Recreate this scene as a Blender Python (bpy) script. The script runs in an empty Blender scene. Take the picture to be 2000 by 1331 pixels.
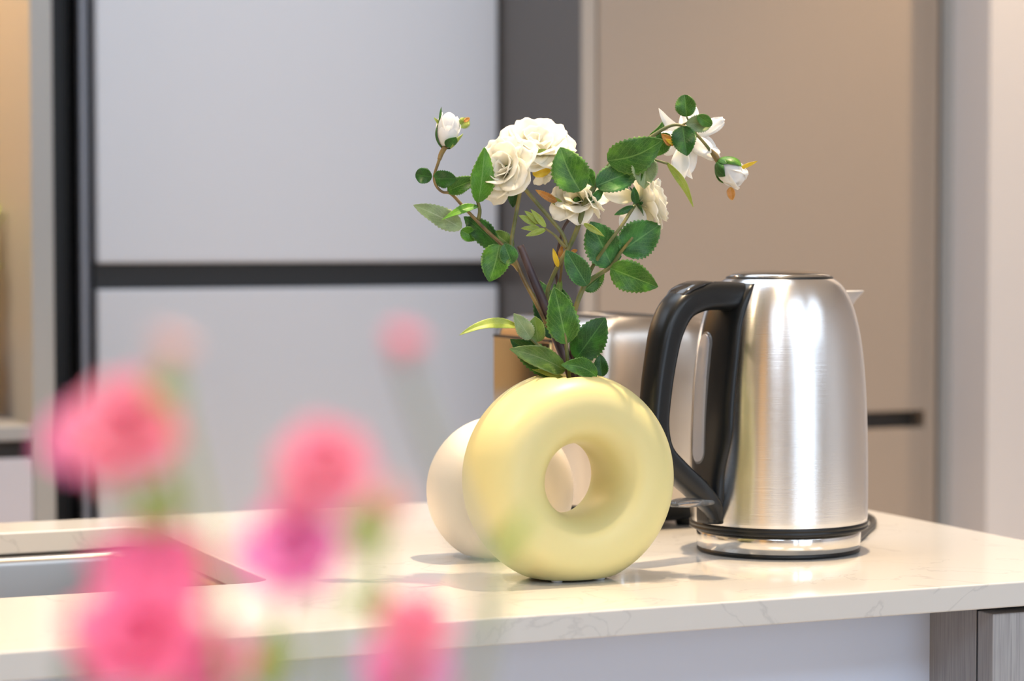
import bpy, bmesh, math, random
from mathutils import Vector, Matrix
PI = math.pi
C = bpy.context.scene.collection
S = bpy.context.scene

# ---------------------------------------------------------------- camera
A = math.radians(23.6); PITCH = math.radians(2.55); F = 4722.0; ZC = 1.175
cd = bpy.data.cameras.new('camera'); cam = bpy.data.objects.new('camera', cd); C.objects.link(cam)
cam.location = (0, 0, ZC); cam.rotation_euler = (PI/2 - PITCH, 0, -A)
cd.sensor_width = 36; cd.lens = 85; cd.clip_start = 0.05
cd.dof.use_dof = True; cd.dof.focus_distance = 1.93; cd.dof.aperture_fstop = 5.0
S.camera = cam
FW = Vector((math.sin(A)*math.cos(PITCH), math.cos(A)*math.cos(PITCH), -math.sin(PITCH)))
RT = Vector((math.cos(A), -math.sin(A), 0))
UP = RT.cross(FW)
def P(x, y, d):                       # the point seen at (x, y) of the photograph, d metres in front of the lens
    return Vector((0, 0, ZC)) + (FW + RT*((x-1000)/F) + UP*((665.5-y)/F))*d
def onz(x, y, z):
    r = P(x, y, 1) - Vector((0, 0, ZC)); return Vector((0, 0, ZC)) + r*((z-ZC)/r.z)
def ony(x, y, Y):
    r = P(x, y, 1) - Vector((0, 0, ZC)); return Vector((0, 0, ZC)) + r*(Y/r.y)

# ---------------------------------------------------------------- view, world, daylight
S.view_settings.view_transform = 'Standard'; S.view_settings.look = 'None'
S.view_settings.gamma = 1; S.view_settings.use_curve_mapping = False; S.view_settings.exposure = 0.0
w = bpy.data.worlds.new('world'); S.world = w; w.use_nodes = True
w.node_tree.nodes['Background'].inputs[0].default_value = (0.72, 0.83, 1.0, 1)
w.node_tree.nodes['Background'].inputs[1].default_value = 1.7
def area(name, loc, rot, sx, sy, power, col):
    l = bpy.data.lights.new(name, 'AREA'); l.shape = 'RECTANGLE'; l.size = sx; l.size_y = sy
    l.energy = power; l.color = col
    o = bpy.data.objects.new(name, l); o.location = loc; o.rotation_euler = rot; C.objects.link(o); return o
DAY = (0.72, 0.85, 1.0)
WINS = [(0.55, 0.42), (1.75, 1.5)]       # centre x and width of the panes behind the camera
for cx, ww in WINS:
    area('window_daylight', (cx, -2.93, 1.35), (PI/2, 0, 0), ww, 2.2, 14*ww, DAY)
FILL_PANELS = [(-0.7, -0.9, 27), (0.9, -0.9, 27), (2.5, -0.9, 27), (-0.7, 2.45, 9), (0.9, 2.45, 11)]                       # centres of the unseen ceiling light panels added as fill, 1.2 m square
for sx, sy, pw in FILL_PANELS:
    area('ceiling_fill_panel', (sx, sy, 2.57), (0, 0, 0), 1.1, 1.1, pw, DAY)  # cool fill from added ceiling panels, for the island front and fridge

# ---------------------------------------------------------------- helpers
def link(o, parent=None):
    C.objects.link(o)
    if parent is not None: o.parent = parent
    return o
def make(name, verts, faces, mat, parent=None, smooth=True, uv=None, solid=None):
    me = bpy.data.meshes.new(name); me.from_pydata([tuple(v) for v in verts], [], faces); me.update()
    bm = bmesh.new(); bm.from_mesh(me); bmesh.ops.recalc_face_normals(bm, faces=bm.faces) if solid is None else None
    bm.to_mesh(me); bm.free()
    if smooth:
        for p in me.polygons: p.use_smooth = True
    if uv is not None:
        l = me.uv_layers.new(name='UVMap')
        for lp in me.loops: l.data[lp.index].uv = uv[lp.vertex_index]
    me.materials.append(mat)
    o = bpy.data.objects.new(name, me); link(o, parent)
    if solid:
        m = o.modifiers.new('s', 'SOLIDIFY'); m.thickness = solid; m.offset = 0
    return o
class MB:
    def __init__(s): s.v = []; s.f = []
    def add(s, v, f):
        k = len(s.v); s.v += [Vector(a) for a in v]; s.f += [[i+k for i in q] for q in f]; return s
    def box(s, x0, x1, y0, y1, z0, z1, b=0.0, seg=2):
        bm = bmesh.new(); bmesh.ops.create_cube(bm, size=1)
        for v in bm.verts:
            v.co = Vector(((x0+x1)/2+v.co.x*(x1-x0), (y0+y1)/2+v.co.y*(y1-y0), (z0+z1)/2+v.co.z*(z1-z0)))
        if b: bmesh.ops.bevel(bm, geom=bm.edges[:], offset=b, segments=seg, profile=0.5, affect='EDGES')
        bm.verts.index_update(); s.add([v.co.copy() for v in bm.verts], [[v.index for v in f.verts] for f in bm.faces]); bm.free(); return s
    def lathe(s, prof, n=96, c=(0, 0, 0)):
        v = []; f = []; m = len(prof)
        for i in range(n):
            a = 2*PI*i/n
            for r, z in prof: v.append((c[0]+r*math.cos(a), c[1]+r*math.sin(a), c[2]+z))
        for i in range(n):
            j = (i+1) % n
            for k in range(m-1): f.append([i*m+k, j*m+k, j*m+k+1, i*m+k+1])
        return s.add(v, f)
    def tube(s, pts, rad, n=12, cap=True, sub=5, flat=None):
        # flat: (normal, w) gives an elliptical section w times as wide along that normal
        pts = [Vector(p) for p in pts]
        if not isinstance(rad, (list, tuple)): rad = [rad]*len(pts)
        q = []; rr = []
        for i in range(len(pts)-1):
            a, b = pts[i], pts[i+1]
            p0 = pts[i-1] if i else a*2-b
            p3 = pts[i+2] if i+2 < len(pts) else b*2-a
            for t in range(sub):
                u = t/sub
                q.append(0.5*((2*a)+(b-p0)*u+(2*p0-5*a+4*b-p3)*u*u+(3*a-p0-3*b+p3)*u**3)); rr.append(rad[i]*(1-u)+rad[i+1]*u)
        q.append(pts[-1]); rr.append(rad[-1])
        v = []; f = []; prev = None
        for i, p in enumerate(q):
            t = (q[min(i+1, len(q)-1)]-q[max(i-1, 0)]).normalized()
            if flat is not None: e1 = (flat[0]-t*flat[0].dot(t)).normalized()
            elif prev is None: e1 = t.orthogonal().normalized()
            else: e1 = (prev-t*prev.dot(t)).normalized()
            prev = e1; e2 = t.cross(e1)
            for k in range(n):
                a = 2*PI*k/n
                if flat is not None:
                    ca, sa = math.cos(a), math.sin(a); ex = 0.65
                    ca = math.copysign(abs(ca)**ex, ca); sa = math.copysign(abs(sa)**ex, sa)
                    v.append(p+(e1*ca*flat[1]+e2*sa)*rr[i])
                else: v.append(p+(e1*math.cos(a)+e2*math.sin(a))*rr[i])
        for i in range(len(q)-1):
            for k in range(n): f.append([i*n+k, i*n+(k+1) % n, (i+1)*n+(k+1) % n, (i+1)*n+k])
        if cap: f += [list(range(n))[::-1], [(len(q)-1)*n+k for k in range(n)]]
        return s.add(v, f)
    def build(s, name, mat, parent=None, smooth=True, auto=False):
        o = make(name, s.v, s.f, mat, parent, smooth)
        if auto:
            m = o.modifiers.new('n', 'WEIGHTED_NORMAL'); m.keep_sharp = True
        return o
def tag(o, label=None, cat=None, group=None, kind=None):
    if label: o['label'] = label
    if cat: o['category'] = cat
    if group: o['group'] = group
    if kind: o['kind'] = kind
    return o
def thing(name, label, cat, loc=(0, 0, 0), rz=0, group=None):
    o = bpy.data.objects.new(name, None); o.empty_display_size = 0.02; link(o); o.location = loc; o.rotation_euler = (0, 0, rz)
    return tag(o, label, cat, group)
def struct(name, mb, mat, smooth=False): return tag(mb.build(name, mat, None, smooth), kind='structure')

# ---------------------------------------------------------------- materials
def mat(name, col, rough=0.5, metal=0.0, **k):
    m = bpy.data.materials.new(name); m.use_nodes = True; b = m.node_tree.nodes['Principled BSDF']
    b.inputs['Base Color'].default_value = (*col, 1); b.inputs['Roughness'].default_value = rough; b.inputs['Metallic'].default_value = metal
    for a, v in k.items(): b.inputs[a.replace('_', ' ')].default_value = v
    return m
def nd(m, t, **k):
    n = m.node_tree.nodes.new(t)
    for a, v in k.items(): setattr(n, a, v)
    return n
def lk(m, a, b): m.node_tree.links.new(a, b)
def bsdf(m): return m.node_tree.nodes['Principled BSDF']
def ramp(m, stops):
    r = nd(m, 'ShaderNodeValToRGB'); e = r.color_ramp.elements
    e[0].position, e[0].color = stops[0][0], (*stops[0][1], 1); e[1].position, e[1].color = stops[-1][0], (*stops[-1][1], 1)
    for p, c in stops[1:-1]: n = e.new(p); n.color = (*c, 1)
    return r
def noise_col(m, scale, stops, obj=True, vec_scale=(1, 1, 1), detail=4):
    tc = nd(m, 'ShaderNodeTexCoord'); mp = nd(m, 'ShaderNodeMapping'); mp.inputs['Scale'].default_value = vec_scale
    n = nd(m, 'ShaderNodeTexNoise'); n.inputs['Scale'].default_value = scale; n.inputs['Detail'].default_value = detail
    lk(m, tc.outputs['Object'], mp.inputs[0]); lk(m, mp.outputs[0], n.inputs['Vector'])
    r = ramp(m, stops); lk(m, n.outputs['Fac'], r.inputs[0]); lk(m, r.outputs[0], bsdf(m).inputs['Base Color']); return n, r

M = {}
M['wall'] = mat('wall_paint', (0.70, 0.66, 0.64), 0.7)
M['wallwarm'] = mat('beige_wall_paint', (0.50, 0.38, 0.25), 0.7)
M['ceil'] = mat('ceiling_paint', (0.8, 0.79, 0.77), 0.8)
M['floor'] = mat('floor_oak', (0.4, 0.3, 0.2), 0.45); noise_col(M['floor'], 3, [(0.3, (0.42, 0.32, 0.22)), (0.7, (0.5, 0.39, 0.28))], vec_scale=(1, 12, 1))
M['oak'] = mat('oak_panel', (0.55, 0.33, 0.15), 0.5); noise_col(M['oak'], 4, [(0.3, (0.70, 0.40, 0.15)), (0.7, (0.78, 0.50, 0.22))], vec_scale=(8, 8, 0.6))
M['taupe'] = mat('taupe_lacquer', (0.39, 0.31, 0.24), 0.42)
M['taupe_edge'] = mat('taupe_edge', (0.44, 0.38, 0.32), 0.5)
M['greypanel'] = mat('grey_panel', (0.36, 0.35, 0.33), 0.5)
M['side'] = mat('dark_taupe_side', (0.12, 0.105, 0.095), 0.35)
M['fridge'] = mat('fridge_white_grey', (0.72, 0.72, 0.745), 0.35)
M['fridge_frame'] = mat('fridge_steel_frame', (0.06, 0.06, 0.07), 0.35)
M['black'] = mat('black_recess', (0.012, 0.012, 0.013), 0.5)
M['drawer'] = mat('pale_drawer', (0.55, 0.53, 0.58), 0.45)
M['shadowgap'] = mat('brown_gap', (0.05, 0.038, 0.028), 0.5)
M['ledge'] = mat('grey_ledge', (0.35, 0.34, 0.33), 0.5)
M['islandwhite'] = mat('white_island_panel', (0.64, 0.72, 0.88), 0.5)
m = M['greywood'] = mat('grey_wood_grain', (0.3, 0.29, 0.28), 0.55)
noise_col(m, 30, [(0.30, (0.24, 0.24, 0.25)), (0.5, (0.31, 0.31, 0.32)), (0.7, (0.37, 0.37, 0.38))], vec_scale=(22, 22, 0.6), detail=6)
# quartz worktop
m = M['quartz'] = mat('white_quartz', (0.8, 0.8, 0.78), 0.09, 0.0, Specular_IOR_Level=0.5)
tc = nd(m, 'ShaderNodeTexCoord'); n1 = nd(m, 'ShaderNodeTexNoise'); n1.inputs['Scale'].default_value = 7; n1.inputs['Detail'].default_value = 8; n1.inputs['Distortion'].default_value = 1.6
lk(m, tc.outputs['Object'], n1.inputs['Vector'])
r1 = ramp(m, [(0.0, (0.62, 0.60, 0.565)), (0.490, (0.62, 0.60, 0.565)), (0.5, (0.53, 0.515, 0.49)), (0.51, (0.62, 0.60, 0.565)), (1.0, (0.61, 0.595, 0.57))])
lk(m, n1.outputs['Fac'], r1.inputs[0])
n2 = nd(m, 'ShaderNodeTexNoise'); n2.inputs['Scale'].default_value = 60; n2.inputs['Detail'].default_value = 3; lk(m, tc.outputs['Object'], n2.inputs['Vector'])
r2 = ramp(m, [(0.0, (0.5, 0.49, 0.47)), (0.20, (0.7, 0.7, 0.68)), (0.25, (1, 1, 1)), (1.0, (1, 1, 1))]); lk(m, n2.outputs['Fac'], r2.inputs[0])
mx = nd(m, 'ShaderNodeMixRGB', blend_type='MULTIPLY'); mx.inputs[0].default_value = 1
lk(m, r1.outputs[0], mx.inputs[1]); lk(m, r2.outputs[0], mx.inputs[2]); lk(m, mx.outputs[0], bsdf(m).inputs['Base Color'])
def brushed(name, col, rough, aniso, axis='Z', rot=0.0, bump=0.02, vs=(1, 1, 400)):
    m = mat(name, col, rough, 1.0); b = bsdf(m); b.inputs['Anisotropic'].default_value = aniso; b.inputs['Anisotropic Rotation'].default_value = rot
    t = nd(m, 'ShaderNodeTangent', direction_type='RADIAL', axis=axis); lk(m, t.outputs[0], b.inputs['Tangent'])
    tc = nd(m, 'ShaderNodeTexCoord'); mp = nd(m, 'ShaderNodeMapping'); mp.inputs['Scale'].default_value = vs
    n = nd(m, 'ShaderNodeTexNoise'); n.inputs['Scale'].default_value = 6; n.inputs['Detail'].default_value = 4
    lk(m, tc.outputs['Object'], mp.inputs[0]); lk(m, mp.outputs[0], n.inputs['Vector'])
    bp = nd(m, 'ShaderNodeBump'); bp.inputs['Strength'].default_value = bump; bp.inputs['Distance'].default_value = 0.001
    lk(m, n.outputs['Fac'], bp.inputs['Height']); lk(m, bp.outputs[0], b.inputs['Normal']); return m
M['steel'] = brushed('brushed_steel', (0.74, 0.73, 0.72), 0.22, 0.9, 'Z', 0.25, 0.14, (3, 3, 350))
M['toaststeel'] = brushed('toaster_steel', (0.50, 0.46, 0.42), 0.30, 0.85, 'Z', 0.25, 0.08, (3, 3, 350))
M['chrome'] = mat('polished_chrome', (0.82, 0.82, 0.82), 0.06, 1.0)
M['sinksteel'] = mat('sink_steel', (0.31, 0.295, 0.28), 0.3, 1.0)
M['blackplastic'] = mat('black_plastic', (0.006, 0.007, 0.008), 0.33, 0.0, Specular_IOR_Level=0.35)
M['cord'] = mat('black_cord', (0.03, 0.028, 0.025), 0.4)
M['lid'] = mat('lid_steel', (0.6, 0.57, 0.53), 0.12, 1.0)
M['gauge'] = mat('gauge_grey', (0.34, 0.33, 0.34), 0.15)
M['gaugemark'] = mat('gauge_mark', (0.12, 0.12, 0.13), 0.4)
M['clear'] = mat('clear_plastic', (0.85, 0.85, 0.85), 0.05, 0.0, Transmission_Weight=0.9, IOR=1.45)
M['vase'] = mat('yellow_matte_ceramic', (0.63, 0.57, 0.265), 0.42, 0.0, Subsurface_Weight=0.05)
M['vasewhite'] = mat('cream_matte_ceramic', (0.76, 0.68, 0.57), 0.42)
M['pad'] = mat('clear_pad', (0.75, 0.77, 0.8), 0.3)
def leafmat(name, c1, c2, vein, rough=0.42, trans=0.25, veinamt=0.55):
    m = mat(name, c1, rough); b = bsdf(m); nt = m.node_tree
    uv = nd(m, 'ShaderNodeUVMap', uv_map='UVMap'); sp = nd(m, 'ShaderNodeSeparateXYZ'); lk(m, uv.outputs[0], sp.inputs[0])
    def mth(op, a, bb=None, c=None):
        n = nd(m, 'ShaderNodeMath', operation=op)
        for i, q in enumerate((a, bb, c)):
            if q is None: continue
            if isinstance(q, (int, float)): n.inputs[i].default_value = q
            else: lk(m, q, n.inputs[i])
        return n.outputs[0]
    au = mth('ABSOLUTE', mth('SUBTRACT', sp.outputs[0], 0.5))             # 0 at midrib, .5 edge
    mid = mth('LESS_THAN', au, 0.020)
    tc = nd(m, 'ShaderNodeTexCoord'); n = nd(m, 'ShaderNodeTexNoise'); n.inputs['Scale'].default_value = 110; n.inputs['Detail'].default_value = 6
    lk(m, tc.outputs['Object'], n.inputs['Vector'])
    nb = nd(m, 'ShaderNodeTexNoise'); nb.inputs['Scale'].default_value = 38; lk(m, tc.outputs['Object'], nb.inputs['Vector'])
    sv = mth('ADD', mth('SUBTRACT', mth('MULTIPLY', sp.outputs[1], 8.0), mth('MULTIPLY', au, 7.0)), mth('MULTIPLY', nb.outputs['Fac'], 1.2))
    line = mth('LESS_THAN', mth('ABSOLUTE', mth('SUBTRACT', mth('FRACT', sv), 0.5)), 0.045)
    vo = nd(m, 'ShaderNodeTexVoronoi', feature='DISTANCE_TO_EDGE'); vo.inputs['Scale'].default_value = 620; lk(m, tc.outputs['Object'], vo.inputs['Vector'])
    net = mth('LESS_THAN', vo.outputs['Distance'], 0.07)
    edge = mth('MULTIPLY', mth('GREATER_THAN', au, 0.455), 0.7)
    veins = mth('MAXIMUM', mth('MAXIMUM', mid, edge), mth('MAXIMUM', mth('MULTIPLY', line, 0.6), mth('MULTIPLY', net, 0.28)))
    nf = mth('ADD', mth('MULTIPLY', n.outputs['Fac'], 0.55), mth('MULTIPLY', nb.outputs['Fac'], 0.45))
    r = ramp(m, [(0.38, tuple(x*0.75 for x in c1)), (0.5, c1), (0.62, c2)]); lk(m, nf, r.inputs[0])
    mx = nd(m, 'ShaderNodeMixRGB'); lk(m, mth('MULTIPLY', veins, veinamt), mx.inputs[0]); lk(m, r.outputs[0], mx.inputs[1]); mx.inputs[2].default_value = (*vein, 1)
    lk(m, mx.outputs[0], b.inputs['Base Color'])
    bp = nd(m, 'ShaderNodeBump'); bp.inputs['Strength'].default_value = 0.5; bp.inputs['Distance'].default_value = 0.0008
    lk(m, mth('SUBTRACT', n.outputs['Fac'], veins), bp.inputs['Height']); lk(m, bp.outputs[0], b.inputs['Normal'])
    tr = nd(m, 'ShaderNodeBsdfTranslucent'); lk(m, mx.outputs[0], tr.inputs[0])
    ms = nd(m, 'ShaderNodeMixShader'); ms.inputs[0].default_value = trans
    lk(m, b.outputs[0], ms.inputs[1]); lk(m, tr.outputs[0], ms.inputs[2]); lk(m, ms.outputs[0], nt.nodes['Material Output'].inputs[0]); return m
M['g_dark'] = leafmat('leaf_dark_green', (0.013, 0.088, 0.008), (0.034, 0.18, 0.014), (0.10, 0.28, 0.06))
M['g_mid'] = leafmat('leaf_green', (0.038, 0.155, 0.010), (0.10, 0.30, 0.020), (0.24, 0.44, 0.10))
M['g_blue'] = leafmat('leaf_blue_green', (0.024, 0.13, 0.022), (0.058, 0.25, 0.040), (0.2, 0.42, 0.13))
M['g_bright'] = leafmat('leaf_bright_green', (0.09, 0.30, 0.012), (0.16, 0.42, 0.02), (0.3, 0.5, 0.12), trans=0.35)
M['g_olive'] = leafmat('leaf_olive', (0.10, 0.20, 0.03), (0.17, 0.30, 0.045), (0.32, 0.4, 0.15))
M['g_pale'] = leafmat('leaf_pale_underside', (0.27, 0.38, 0.17), (0.38, 0.47, 0.25), (0.5, 0.58, 0.36))
M['g_lime'] = leafmat('leaf_lime', (0.34, 0.45, 0.06), (0.42, 0.52, 0.10), (0.55, 0.62, 0.25))
M['g_yellow'] = leafmat('leaf_yellow', (0.75, 0.55, 0.02), (0.85, 0.62, 0.04), (0.85, 0.6, 0.1))
M['g_orange'] = leafmat('leaf_orange', (0.62, 0.26, 0.04), (0.70, 0.42, 0.08), (0.8, 0.5, 0.2))
M['stem_dark'] = mat('stem_dark_brown', (0.055, 0.035, 0.04), 0.5); noise_col(M['stem_dark'], 60, [(0.35, (0.035, 0.022, 0.03)), (0.65, (0.11, 0.07, 0.065))], vec_scale=(1, 1, 0.2))
M['stem_green'] = mat('stem_green', (0.16, 0.20, 0.05), 0.5); noise_col(M['stem_green'], 60, [(0.35, (0.07, 0.10, 0.025)), (0.5, (0.13, 0.14, 0.045)), (0.65, (0.22, 0.18, 0.05))])
M['stem_brown'] = mat('stem_brown', (0.2, 0.12, 0.04), 0.5); noise_col(M['stem_brown'], 60, [(0.35, (0.08, 0.045, 0.02)), (0.5, (0.15, 0.10, 0.03)), (0.65, (0.22, 0.15, 0.04))])
def petalmat(name, base, tip, trans=0.35, pos=(0.0, 0.45)):
    m = mat(name, tip, 0.6); b = bsdf(m)
    uv = nd(m, 'ShaderNodeUVMap', uv_map='UVMap'); sp = nd(m, 'ShaderNodeSeparateXYZ'); lk(m, uv.outputs[0], sp.inputs[0])
    r = ramp(m, [(pos[0], base), (pos[1], tip)]); lk(m, sp.outputs[1], r.inputs[0]); lk(m, r.outputs[0], b.inputs['Base Color'])
    tr = nd(m, 'ShaderNodeBsdfTranslucent'); lk(m, r.outputs[0], tr.inputs[0])
    ms = nd(m, 'ShaderNodeMixShader'); ms.inputs[0].default_value = trans
    lk(m, b.outputs[0], ms.inputs[1]); lk(m, tr.outputs[0], ms.inputs[2]); lk(m, ms.outputs[0], m.node_tree.nodes['Material Output'].inputs[0]); return m
M['petal'] = petalmat('petal_ivory', (0.94, 0.89, 0.60), (0.96, 0.945, 0.87), 0.52, (0.0, 0.6))
M['petalw'] = petalmat('petal_white', (0.85, 0.88, 0.70), (0.93, 0.93, 0.92), 0.45, (0, 0.25))
M['pink'] = petalmat('petal_pink', (1.0, 0.24, 0.40), (1.0, 0.31, 0.53), 0.5)
M['coral'] = petalmat('petal_coral', (1.0, 0.34, 0.42), (1.0, 0.44, 0.56), 0.5)
M['magenta'] = petalmat('petal_magenta', (1.0, 0.32, 0.52), (1.0, 0.42, 0.72), 0.5)
M['palepink'] = petalmat('petal_pale_pink', (0.85, 0.78, 0.4), (0.95, 0.65, 0.60))
M['f_green'] = mat('foreground_leaf', (0.30, 0.40, 0.07), 0.5)
M['f_dark'] = mat('foreground_dark_leaf', (0.07, 0.16, 0.05), 0.5)
M['f_stem'] = mat('foreground_stem', (0.36, 0.40, 0.14), 0.5)
M['f_grey'] = mat('foreground_grey_stem', (0.30, 0.31, 0.25), 0.5)
M['glaze'] = mat('grey_glaze', (0.5, 0.5, 0.48), 0.3)
M['lamp'] = mat('lamp_glow', (1, 0.85, 0.6)); bsdf(M['lamp']).inputs['Emission Color'].default_value = (1, 0.78, 0.5, 1); bsdf(M['lamp']).inputs['Emission Strength'].default_value = 6
M['terracotta'] = mat('pot', (0.5, 0.48, 0.45), 0.6)
M['soil'] = mat('soil', (0.05, 0.035, 0.025), 0.9)

# ---------------------------------------------------------------- room
YF = 3.52; YC = 3.22            # fridge front plane, tall cabinet front plane
ZT = 0.9                        # worktop height
struct('floor', MB().box(-2.8, 4.0, -3.1, 4.3, -0.1, 0.0), M['floor'])
b = MB().box(-2.8, 4.0, -3.1, -1.5, 2.6, 2.7).box(-2.8, 4.0, -0.3, 1.85, 2.6, 2.7).box(-2.8, 4.0, 3.05, 4.3, 2.6, 2.7)
for y0_, y1_ in ((-1.5, -0.3), (1.85, 3.05)):
    cx_ = [-2.8] + [e for sx, sy, pw in FILL_PANELS if y0_ < sy < y1_ for e in (sx-0.6, sx+0.6)] + [4.0]
    for i in range(0, len(cx_), 2): b.box(cx_[i], cx_[i+1], y0_, y1_, 2.6, 2.7)
struct('ceiling', b, M['ceil'])
for i, (sx, sy, pw) in enumerate(FILL_PANELS):
    b = MB().box(sx-0.6, sx-0.56, sy-0.6, sy+0.6, 2.6, 2.7).box(sx+0.56, sx+0.6, sy-0.6, sy+0.6, 2.6, 2.7).box(sx-0.6, sx+0.6, sy-0.6, sy-0.56, 2.6, 2.7).box(sx-0.6, sx+0.6, sy+0.56, sy+0.6, 2.6, 2.7)
    struct('window_%d' % (i+10), b, M['wall'])  # frame around an added ceiling light panel
struct('wall_back', MB().box(-2.8, 4.0, 4.15, 4.3, 0, 2.6), M['wall'])
struct('wall_left', MB().box(-2.8, -2.65, -3.1, 4.3, 0, 2.6), M['wallwarm'])
xs = [-2.65] + [e for cx, ww in WINS for e in (cx-ww/2, cx+ww/2)] + [3.85]
b = MB().box(-2.65, 3.85, -3.1, -2.98, 2.45, 2.6).box(-2.65, 3.85, -3.1, -2.98, 0, 0.25)
for i in range(0, len(xs), 2): b.box(xs[i], xs[i+1], -3.1, -2.98, 0.25, 2.45)
struct('wall_front', b, M['wall'])
for i, (cx, ww) in enumerate(WINS):
    b = MB(); t = 0.03
    b.box(cx-ww/2, cx-ww/2+t, -3.06, -2.99, 0.25, 2.45).box(cx+ww/2-t, cx+ww/2, -3.06, -2.99, 0.25, 2.45)
    b.box(cx-ww/2, cx+ww/2, -3.06, -2.99, 0.25, 0.28).box(cx-ww/2, cx+ww/2, -3.06, -2.99, 2.42, 2.45)
    struct('window_%d' % (i+1), b, M['black'])
struct('wall_right', MB().box(3.85, 4.0, -3.1, 4.3, 0, 2.6), M['wall'])
# warm oak door in the left wall (mirrored by the kettle)
struct('door_1', MB().box(-2.649, -2.60, -1.7, -0.7, 0, 2.2, 0.004), M['oak'])

# light wall end at the right of the picture
xw = ony(1930, 540, 3.12).x
struct('wall_end', MB().box(xw, 3.85, 3.12, 4.15, 0, 2.6), M['wall'])
# grey filler panel between the tall cabinet and the wall
x30 = ony(1838, 540, YC).x
tag(MB().box(x30, xw+0.03, YC, 4.1, 0, 2.6).build('filler_panel', M['greypanel'], None, False), 'narrow grey vertical panel between the taupe tall cabinet and the pale wall', 'panel')

# tall taupe cabinet
x35, x65 = ony(1136, 540, YC).x, ony(1168, 540, YC).x; xh = ony(1806, 820, YC).x; x31 = ony(1830, 540, YC).x
t = thing('tall_cabinet', 'tall taupe handleless cabinet standing right of the fridge behind the kettle', 'cabinet', (0, 0, 0))
b = MB().box(x35, x35+0.02, YC+0.004, 4.1, 0.0, 2.55, 0.002)
b.build('side_panel', M['side'], t, False)
MB().box(x35+0.0005, x65-0.003, YC, YC+0.02, 0.0, 2.55, 0.002).build('edge_strip', M['taupe_edge'], t, False)
MB().box(xh+0.002, x31, YC+0.004, 4.1, 0, 2.55, 0.002).build('side_panel', M['taupe'], t, False)
zt, zb = ony(1700, 806, YC).z, ony(1700, 839, YC).z
MB().box(x65, xh-0.0, YC, YC+0.02, zt, 2.55, 0.0015).build('door', M['taupe'], t, False)
MB().box(x65, xh-0.0, YC, YC+0.02, 0.1, zb, 0.0015).build('door', M['taupe'], t, False)
MB().box(x65, xh, YC+0.035, YC+0.05, zb-0.03, zt+0.03).build('grip_recess', M['shadowgap'], t, False)
MB().box(xh, x31, YC, YC+0.004, 0.1, 2.55).build('edge_strip', M['taupe'], t, False)

# fridge
fx0, fx1 = ony(190, 540, YF).x, ony(973, 540, YF).x
ftop, fbot = ony(400, 514, YF).z, ony(400, 564, YF).z
t = thing('fridge', 'pale grey two-door fridge with a black recessed grip band between the doors', 'fridge')
MB().box(fx0-0.011, x35-0.01, YF+0.03, 4.1, 0.03, 2.2, 0.002).build('body', M['fridge_frame'], t, False)
MB().box(fx0, fx1, YF, YF+0.03, ftop, 2.2, 0.004).build('door', M['fridge'], t, False)
MB().box(fx0, fx1, YF, YF+0.03, 0.1, fbot, 0.004).build('door', M['fridge'], t, False)
MB().box(fx0, fx1, YF+0.015, YF+0.03, fbot-0.001, ftop+0.001).build('grip_recess', M['black'], t, False)
MB().box(fx0-0.021, fx0-0.012, YF+0.01, YF+0.03, 0.05, 2.2, 0.001).build('side_trim', mat('fridge_trim', (0.26, 0.27, 0.31), 0.35), t, False)
# black sheet painted in for the shade of the void beside the fridge
xg0, xg1 = ony(62, 540, YC).x, ony(106, 540, YC).x
tag(MB().box(xg1+0.012, fx0-0.022, YF+0.08, YF+0.1, 0, 2.55).build('gap_shade_sheet', M['black'], None, False), 'black sheet painted for the shade in the gap left of the fridge', 'panel')

# niche unit at the left with warm light
t = thing('niche_cabinet', 'oak-lined open niche cabinet with a pale drawer at the left edge', 'cabinet')
MB().box(xg0, xg1, YC, 4.1, 0, 2.55, 0.002).build('side_panel', M['greypanel'], t, False)
nz1, nz2, nz3 = ony(30, 833, YC).z, ony(30, 862, YC).z, ony(30, 897, YC).z
nx0 = -0.5
MB().box(nx0, xg0, YC, 3.95, nz2, nz1, 0.002).build('ledge', M['ledge'], t, False)
MB().box(nx0, xg0, 3.62, 3.64, nz1, 2.0).build('back_panel', M['oak'], t, False)
MB().box(nx0, xg0, YC+0.03, 3.64, 2.0, 2.03).build('shelf', M['oak'], t, False)
MB().box(nx0-0.02, nx0, YC, 4.0, 0, 2.55).build('side_panel', M['greypanel'], t, False)
MB().box(nx0, xg0, YC, YC+0.02, 2.03, 2.55).build('door', M['greypanel'], t, False)
MB().box(nx0, xg0, YC+0.03, YC+0.05, nz3-0.02, nz2).build('grip_recess', M['shadowgap'], t, False)
MB().box(nx0, xg0-0.001, YC, YC+0.02, 0.1, nz3, 0.001).build('drawer', M['drawer'], t, False)
MB().box(nx0+0.1, xg0-0.05, 3.33, 3.35, 1.985, 2.0).build('light_strip', M['lamp'], t, False)
area('niche_lamp', ((nx0+xg0)/2, 3.34, 1.975), (0, 0, 0), 1.1, 0.05, 13, (1, 0.72, 0.42))
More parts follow.
